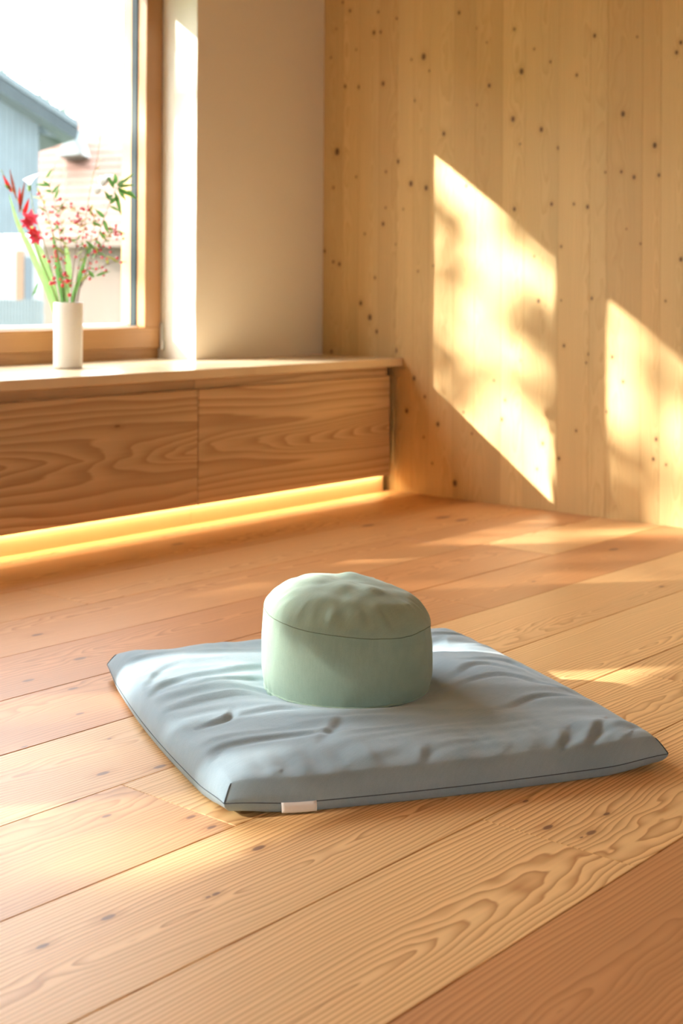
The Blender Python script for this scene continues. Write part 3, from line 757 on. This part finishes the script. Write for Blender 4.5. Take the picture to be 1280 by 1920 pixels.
# white lily
s, pts = stem_thing('calla_lily', 'white trumpet lily on a thin green stem left of centre', 'flower', [in_vase(-.005,.01), at(108,560,.02), at(82,455,.02), at(64,400,.02), at(56,345,.02)], .0022, M['stem'])
fl = MB(); base = at(55,350,.02); n = 14
for i in range(6):
    q = i/5; rr = .003 + .020*q**1.6
    for k in range(n):
        an = 2*math.pi*k/n; flare = 1 + (.7*max(0, math.cos(an-.3)))*q**2
        c = base + UP*(.034*q) + (RGT*math.cos(an)*rr*flare) + (FWD*math.sin(an)*rr) + UP*(.012*q*q*math.cos(an-.3))
        fl.v.append(tuple(c))
for i in range(5):
    for k in range(n): k2 = (k+1) % n; fl.f.append((i*n+k, i*n+k2, (i+1)*n+k2, (i+1)*n+k))
put(s, fl, 'trumpet', M['white']); put(s, MB().ball(at(55,352,.02), .006, (1,1,2)), 'calyx', M['blade'])
# tall slender sprig
s, pts = stem_thing('slender_sprig', 'tall slender sprig reaching above the bouquet with white buds', 'flower', [in_vase(.012,.0), at(140,556,.0), at(152,470,.0), at(162,400,.01), at(172,340,.01), at(182,298,.01), at(189,248,.01)], .0016, M['stem'])
for (x, y, x2, y2, w) in ((182,306,193,293,.005),(179,318,188,312,.005),(188,270,187,252,.006),(176,330,172,318,.004)):
    put(s, MB().leaf(at(x,y,.01), at(x2,y2,.01), w), 'leaf', M['olive'])
for (x, y, r) in ((193,338,.026),(182,354,.024),(202,333,.018)):
    fl = MB(); c = at(x, y, .012)
    for k in range(7):
        an = k*2*math.pi/7; dv = RGT*math.cos(an) + FWD*math.sin(an)
        fl.leaf(c - UP*r*.7, c + dv*r*.75 + UP*r*.7, r*1.2, -dv + UP*.2, .5, 5)
    put(s, fl, 'white_bud', M['white'])
# dark leafy branch on the right
s, pts = stem_thing('leafy_branch', 'branch with dark green leaves on the right of the bouquet', 'branch', [in_vase(.016,-.004), at(146,560,-.01), at(168,490,-.02), at(188,430,-.02), at(206,380,-.02), at(219,348,-.02)], .0018, M['twig'])
for (x, y, x2, y2, w) in ((219,348,240,333,.018),(221,350,252,346,.016),(220,352,256,372,.018),(217,345,216,325,.020),(214,352,203,332,.018),(222,354,236,376,.014),(216,360,228,404,.016),
                          (208,376,196,358,.018),(206,382,222,366,.016),(205,386,230,398,.012),(196,408,178,392,.016),(194,412,204,440,.015),(190,424,172,416,.016),(186,434,200,448,.014),
                          (176,466,160,450,.014),(212,366,198,372,.016),(224,348,250,325,.012),(240,356,257,374,.012)):
    put(s, MB().leaf(at(x,y,-.02+R_.uniform(-.01,.01)), at(x2,y2,-.02+R_.uniform(-.02,.02)), w, -FWD*.7+UP*.6+RGT*R_.uniform(-.5,.5)), 'leaf', M['green'])
# left-hand leaf sprig
s, pts = stem_thing('leaf_sprig', 'sprig with small green leaves above the middle of the bouquet', 'branch', [in_vase(0,.0), at(120,560,.015), at(116,480,.02), at(108,410,.025), at(100,368,.025), at(92,350,.025)], .0014, M['twig'])
for (x, y, x2, y2, w) in ((92,348,66,345,.015),(94,350,80,338,.012),(98,362,112,346,.016),(97,360,84,356,.014),(103,372,110,354,.012),(86,334,100,315,.013),(106,400,118,388,.010),(112,440,122,424,.010),(112,430,100,418,.010)):
    put(s, MB().leaf(at(x,y,.022), at(x2,y2,.02), w, -FWD*.7+UP*.6), 'leaf', M['green'])
put(s, MB().tube([at(92,350,.025), at(98,330,.024), at(104,308,.022)], .0007, 5), 'twig_tip', M['twig'])
# spindle twigs with pink fruit
tw = [('spindle twig with pink fruit arching to the upper left of the bouquet', [(118,560),(112,500),(100,440),(86,392),(74,362)], 20),
      ('spindle twig with pink fruit rising behind the left leaf sprig', [(124,560),(122,500),(118,440),(112,392),(126,372)], 22),
      ('dark upright spindle twig with fruit rising straight from the vase middle', [(133,560),(138,500),(144,450),(150,415),(138,384)], 24),
      ('spindle twig with yellow leaves in the right half of the bouquet', [(138,560),(150,510),(166,460),(178,420),(168,392)], 24),
      ('spindle twig with fruit running to the right edge of the bouquet', [(142,560),(168,500),(190,462),(206,440),(222,432)], 24),
      ('low spindle twig bending right with fruit hanging from its tip', [(144,566),(156,530),(176,510),(205,494),(226,490)], 9),
      ('short spindle twig with pink fruit low over the vase rim', [(128,562),(126,540),(120,520),(112,508)], 8)]
for ti, (lbl, path, nb) in enumerate(tw):
    P = [at(x, y, R_.uniform(-.03, .03)) for x, y in path]
    s, pts = stem_thing('spindle_twig', lbl, 'branch', [in_vase(R_.uniform(-.015,.015), R_.uniform(-.015,.015))] + P, .0015, M['twig'])
    L = len(pts)
    for k in range(nb):
        p = pts[int(L*(.42+.56*R_.random()))] if ti < 5 else pts[int(L*(.5+.48*R_.random()))]
        q = p + RGT*R_.uniform(-.028,.028) + UP*R_.uniform(-.026,.018) + FWD*R_.uniform(-.02,.02)
        put(s, MB().tube([p, (p+q)/2 + UP*.006, q], .0006, 4), 'fruit_stalk', M['twig'])
        put(s, MB().ball(q, R_.uniform(.0036,.0056), (1,1,R_.uniform(.8,1.2)), 8, 6), 'fruit', M['berry'])
    for k in range(nb//2+1):
        p = pts[int(L*(.45+.54*R_.random()))]
        q = p + RGT*R_.uniform(-.04,.04) + UP*R_.uniform(-.012,.03) + FWD*R_.uniform(-.02,.02)
        put(s, MB().leaf(p, q, R_.uniform(.007,.012), -FWD*.6+UP*.7), 'leaf', M[R_.choice(['olive','olive','green'])])
def fruit_px(s, L):
    for (x, y, r) in L: put(s, MB().ball(at(x, y, -.045), r, (1,1,1), 8, 6), 'fruit', M['berry'])
fruit_px(s, [(101,522,.0065),(96,531,.0075),(102,530,.0065),(121,514,.0075),(117,535,.007),(126,527,.008),(130,553,.0065),(82,481,.006),(92,490,.006)])
for (x, y, x2, y2, w) in ((150,528,168,512,.012),(180,517,206,508,.012),(176,520,165,506,.014),(68,546,60,552,.007),(72,530,60,555,.008)):
    put(s, MB().leaf(at(x,y,-.03), at(x2,y2,-.03), w, -FWD*.7+UP*.5), 'leaf', M['olive' if x % 4 else 'green'])
for (x, y, r) in ((201,561,.0055),(193,570,.005),(227,502,.005),(226,513,.0045),(179,526,.006),(172,534,.005),(195,461,.0065),(196,426,.006)):
    pass

# ------------------------------------------------------------------ outdoors: lawn, barn, neighbour house, fence, trees
tag(MB().box((-60, 4.3, -1.3), (90, 120, -1.0)).build('garden_ground', M['grass']), 'garden lawn outside the window', kind='structure')
tag(MB().box((-60, -40, -1.3), (90, 4.3, -0.5)).build('yard_ground', M['facade']), 'yard ground around the room', kind='structure')
def P(x, y, d): return atd(x, y, d)
# barn: board gable wall, verge, roof, rendered base
DB = 22.0
barn = tag(empty('barn', P(0, 560, DB)), 'weathered grey-blue timber barn with overhanging roof outside the window', 'building')
wallr = P(72, 300, DB); wl_dir = -RGT                      # wall runs to the left
def wp(px, py, d=DB): return P(px, py, d)
zb_ = -1.0
def bld(mb, n, m, par): return place(mb.build(n, m), par)
top_at = lambda px: wp(px, 150 + (px)*0.66, DB).z
BDIR = Vector((ray(40,240).x, ray(40,240).y, 0)).normalized() - RGT*.25
boards_x = list(range(-170, 72, 11))
for i in range(len(boards_x)):
    x0 = boards_x[i]; x1 = min(x0+10.6, 72)
    a = wp(x0, 440); b = wp(x1, 440); za, zb2 = top_at(x0), top_at(x1)
    bld(MB().extrude_poly([a, b, Vector((b.x,b.y,zb2)), Vector((a.x,a.y,za))], FWD*.05 - FWD*R_.uniform(0,.02)), 'wall_board', M['barn'], barn)
b0 = wp(-170, 441); b1 = wp(73, 441)
bld(MB().extrude_poly([Vector((b0.x,b0.y,zb_)), Vector((b1.x,b1.y,zb_)), b1, b0], FWD*.25), 'base_wall', M['render'], barn)
q0, q1, q2, q3 = wp(-170, 33, DB-.5), wp(148, 243, DB-.5), wp(142, 262, DB-.5), wp(-170, 62, DB-.5)
bld(MB().extrude_poly([q3, q2, q1, q0], FWD*.06), 'verge_board', M['verge'], barn)
bld(MB().extrude_poly([q0 + UP*.02 - FWD*.02, q1 + UP*.02 - FWD*.02, q1 + UP*.13 - FWD*.02, q0 + UP*.13 - FWD*.02], BDIR*9), 'roof', M['barnroof'], barn)
bld(MB().extrude_poly([q3, q2, q1, q0], BDIR*8.9).build('soffit', M['barnroof']) and MB().extrude_poly([wp(72,215,DB+.02), wp(120,240,DB+.02), wp(118,262,DB+.02), wp(72,250,DB+.02)], FWD*.1), 'eave_board', M['barnroof'], barn)
for o in [o for o in bpy.data.objects if o.name.startswith('soffit')]: place(o, barn)
dpl = wp(30, 470, DB-.03); dpr = wp(45, 470, DB-.03); zdo = wp(30, 562, DB).z
bld(MB().extrude_poly([Vector((dpl.x,dpl.y,zb_)), Vector((dpr.x,dpr.y,zb_)), dpr, dpl], FWD*.05), 'door_post', M['doorwood'], barn)
dpl = wp(46, 482, DB-.03); dpr = wp(60, 482, DB-.03)
bld(MB().extrude_poly([Vector((dpl.x,dpl.y,zb_)), Vector((dpr.x,dpr.y,zb_)), dpr, dpl], FWD*.05), 'door', M['shutter'], barn)
# neighbour's house with a tiled roof
DH = 34.0
house = tag(empty('neighbour_house', P(150, 560, DH)), 'neighbouring house with a pale red tiled roof outside the window', 'building')
r0, r1 = P(60, 232, DH+4), P(420, 205, DH+4); e0_, e1_ = P(60, 452, DH), P(420, 452, DH)
nr, nc = 16, 26
for i in range(nr):                                         # each course of tiles a part
    t0, t1 = i/nr, (i+1)/nr
    A = e0_.lerp(r0, t0); B = e1_.lerp(r1, t0); Cc = e1_.lerp(r1, t1); D = e0_.lerp(r0, t1)
    bld(MB().extrude_poly([A - FWD*.06, B - FWD*.06, Cc, D], UP*.06), 'tile_course', M['tile'], house)
w0, w1 = P(64, 455, DH+.6), P(420, 455, DH+.6)
bld(MB().extrude_poly([Vector((w0.x,w0.y,zb_)), Vector((w1.x,w1.y,zb_)), w1, w0], FWD*.3), 'wall', M['housewall'], house)
g0, g1 = P(60, 462, DH-.2), P(420, 462, DH-.2)
bld(MB().extrude_poly([g0, g1, g1+UP*.14, g0+UP*.14], FWD*.2), 'gutter', M['housewall'], house)
d0, d1, d2 = P(106, 292, DH+1.2), P(152, 288, DH+1.2), P(132, 246, DH+1.2)
bld(MB().extrude_poly([d0, d1, d2], FWD*2.2), 'dormer', M['render'], house)
d3, d4, d5 = P(133, 243, DH+1.1), P(153, 289, DH+1.1), P(170, 254, DH+2.6)
bld(MB().extrude_poly([d3, d4, d5], UP*.05), 'dormer_shade_slope', M['verge'], house)  # slope coloured grey to give the dormer its shadow side
for (x, y) in ((82, 250), (108, 243)):
    c = P(x, y, DH+1.5); bld(MB().tube([c - UP*.35, c + UP*.12], .13, 10), 'ridge_cap', M['tile'], house)
for x in (121, 137, 146):
    bld(MB().tube([P(x, 300 if x == 121 else 345, DH+1.0), P(x, 410, DH+.2)], .02, 5), 'downpipe', M['doorwood'], house)
# slatted fence
DFN = 17.0
fence = tag(empty('garden_fence', P(40, 600, DFN)), 'pale grey slatted garden fence at the lower left of the window', 'fence')
for k in range(-14, 14):
    x0 = k*5.9; a, b = P(x0, 562 + R_.uniform(-1.5, 1.5), DFN), P(x0+5.0, 562, DFN)
    bld(MB().extrude_poly([Vector((a.x,a.y,zb_)), Vector((b.x,b.y,zb_)), Vector((b.x,b.y,a.z)), a], FWD*.025), 'slat', M['fence'], fence)
for yy in (572, 600):
    a, b = P(-90, yy, DFN+.04), P(82, yy, DFN+.04); bld(MB().extrude_poly([a, b, b+UP*.06, a+UP*.06], FWD*.04), 'rail', M['fence'], fence)
# pale distant trees
def leafcloud(pts, size):
    m = MB()
    for p in pts:
        d = Vector((R_.gauss(0,1), R_.gauss(0,1), R_.gauss(0,1))).normalized(); e = d.orthogonal().normalized(); e2 = d.cross(e); an = R_.uniform(0, 6.28)
        u = e*math.cos(an) + e2*math.sin(an); v = d.cross(u); L = size*R_.uniform(.7, 1.3)
        m.add([p - u*L, p - v*L*.45, p + u*L, p + v*L*.45], [(0,1,2,3)])
    return m
for (lbl, cx, y0, y1, wpx, n) in (('pale distant tree beyond the barn roof, nearest the roof tip', 122, 120, 235, 14, 220), ('pale distant tree beyond the middle of the barn roof', 80, 140, 215, 22, 170),
                                  ('pale distant tree at the picture edge above the barn roof', 4, 120, 170, 16, 150)):
    D = {122: 46.0, 80: 51.0, 4: 56.0}[cx]; base = P(cx, 560, D); base.z = -1
    t = tag(empty('distant_tree', base), lbl, 'tree', 'distant trees')
    bld(MB().tube([base, P(cx, (y0+y1)/2, D)], [.12, .03], 6), 'trunk', M['bark'], t)
    pts = [P(cx + R_.gauss(0, wpx*.5), y0 + (y1-y0)*R_.random(), D + R_.uniform(-1, 1)) for _ in range(n)]
    o = bld(leafcloud(pts, .13), 'foliage', M['paleleaf'], t); o['kind'] = 'stuff'

# garden trees to the left, outside the picture: their crowns dapple the sun
def crown_density(s, t):
    """share of the sun the crown takes, on the window plane (s along the wall, t height)"""
    v = 0.34 + 0.5*mnoise.noise(Vector((s*2.3, t*2.6, 4.0))) + .25*mnoise.noise(Vector((s*6, t*6, 1.0)))
    def hole(cs, ct, rs, rt, k):
        nonlocal v
        g = math.exp(-(((s-cs)/rs)**2 + ((t-ct)/rt)**2)**2); v = v*(1-g) + k*g
    for h_ in HOLES: hole(*h_)
    return min(max(v, 0), 1)
HOLES = [(-1.0,1.5,.34,.5,.62), (-.62,1.74,.20,.22,0.0), (-.57,1.44,.13,.14,.1), (-.80,1.80,.18,.14,.12), (3.15,1.78,.18,.16,.0), (3.25,1.45,.10,.16,.75), (2.75,1.55,.13,.12,.8), (3.02,1.5,.12,.22,.05),
         (3.1,1.2,.15,.12,.3), (2.95,1.1,.10,.10,.0), (2.78,1.02,.10,.08,.0), (2.3,1.6,.12,.14,.05), (2.2,1.3,.15,.12,.2), (-.86,1.70,.09,.10,.12), (-1.75,1.70,.38,.24,.35), (1.1,1.35,.55,.6,1.0), (-1.55,1.6,.12,.12,.45)]
def garden_tree(name, lbl, s0, s1, L):
    cs = (s0+s1)/2
    c = Vector((cs, YSASH, 1.5)) - SUN*L
    base = Vector((c.x, c.y+.4, -1.0))
    t = tag(empty(name, base), lbl, 'tree', 'garden trees')
    tr = MB().tube([base, base + Vector((.1,-.1,2.0)), base + Vector((0,-.25,3.6)), c + Vector((0,0,.6))], [.16,.12,.09,.03], 10)
    bld(tr, 'trunk', M['bark'], t)
    pts = []
    hs = (s1-s0)/2
    tries = 0
    while tries < 9000:
        tries += 1
        s = R_.uniform(cs-hs*1.15, cs+hs*1.15); tt = R_.uniform(.2, 3.6); dl = R_.uniform(-1.2, 1.2)
        if ((s-cs)/(hs*1.12))**2 + ((tt-1.75)/1.9)**2 + (dl/1.6)**2 > 1: continue
        if R_.random() < crown_density(s, tt)*LEAFD: pts.append(Vector((s, YSASH, tt)) - SUN*(L+dl))
    o = bld(leafcloud(pts, .075), 'foliage', M['treeleaf'], t); o['kind'] = 'stuff'
    for k in range(7):
        an = k*.9; e = c + Vector((math.cos(an)*hs*.5, math.sin(an)*.7, R_.uniform(-.5, .8)))
        st_ = base + Vector((0, -.2, 3.0+.15*k)); bld(MB().tube([st_, (st_+e)/2+UP*.1, e], [.03,.02,.006], 6), 'branch', M['bark'], t)
LEAFD = 0.9
garden_tree('garden_tree', 'leafy garden tree that shades the right part of the window front', .6, 3.7, 10.5)
garden_tree('garden_tree', 'leafy garden tree that shades the left part of the window front', -2.5, -.2, 9.6)

# unseen leafy screen added left of the windows to keep low sky off the reveal
sky_screen = tag(empty('added_sky_screen', (-4.0, 7.9, -1.0)), 'tall dense leafy screen added left of the windows to block low sky', 'sky_screen')
hb = MB()
for k in range(9):
    x0 = -9.0 + k*1.05
    hb.ball((x0, 8.0 + .12*math.sin(k*2.1), 1.2), 1.0, (.72, .55, 2.1 + .12*math.cos(k*1.7)), 12, 9)
bld(hb, 'sky_screen_body', M['treeleaf'], sky_screen)
hp = []
for k in range(2600):
    x = R_.uniform(-9.7, .1); z = R_.uniform(-.9, 3.1); hp.append(Vector((x, 8.0 + R_.choice([-1, 1])*R_.uniform(.35, .62)*(1 - .25*max(0, z-2)), z)))
o = bld(leafcloud(hp, .07), 'foliage', M['treeleaf'], sky_screen); o['kind'] = 'stuff'
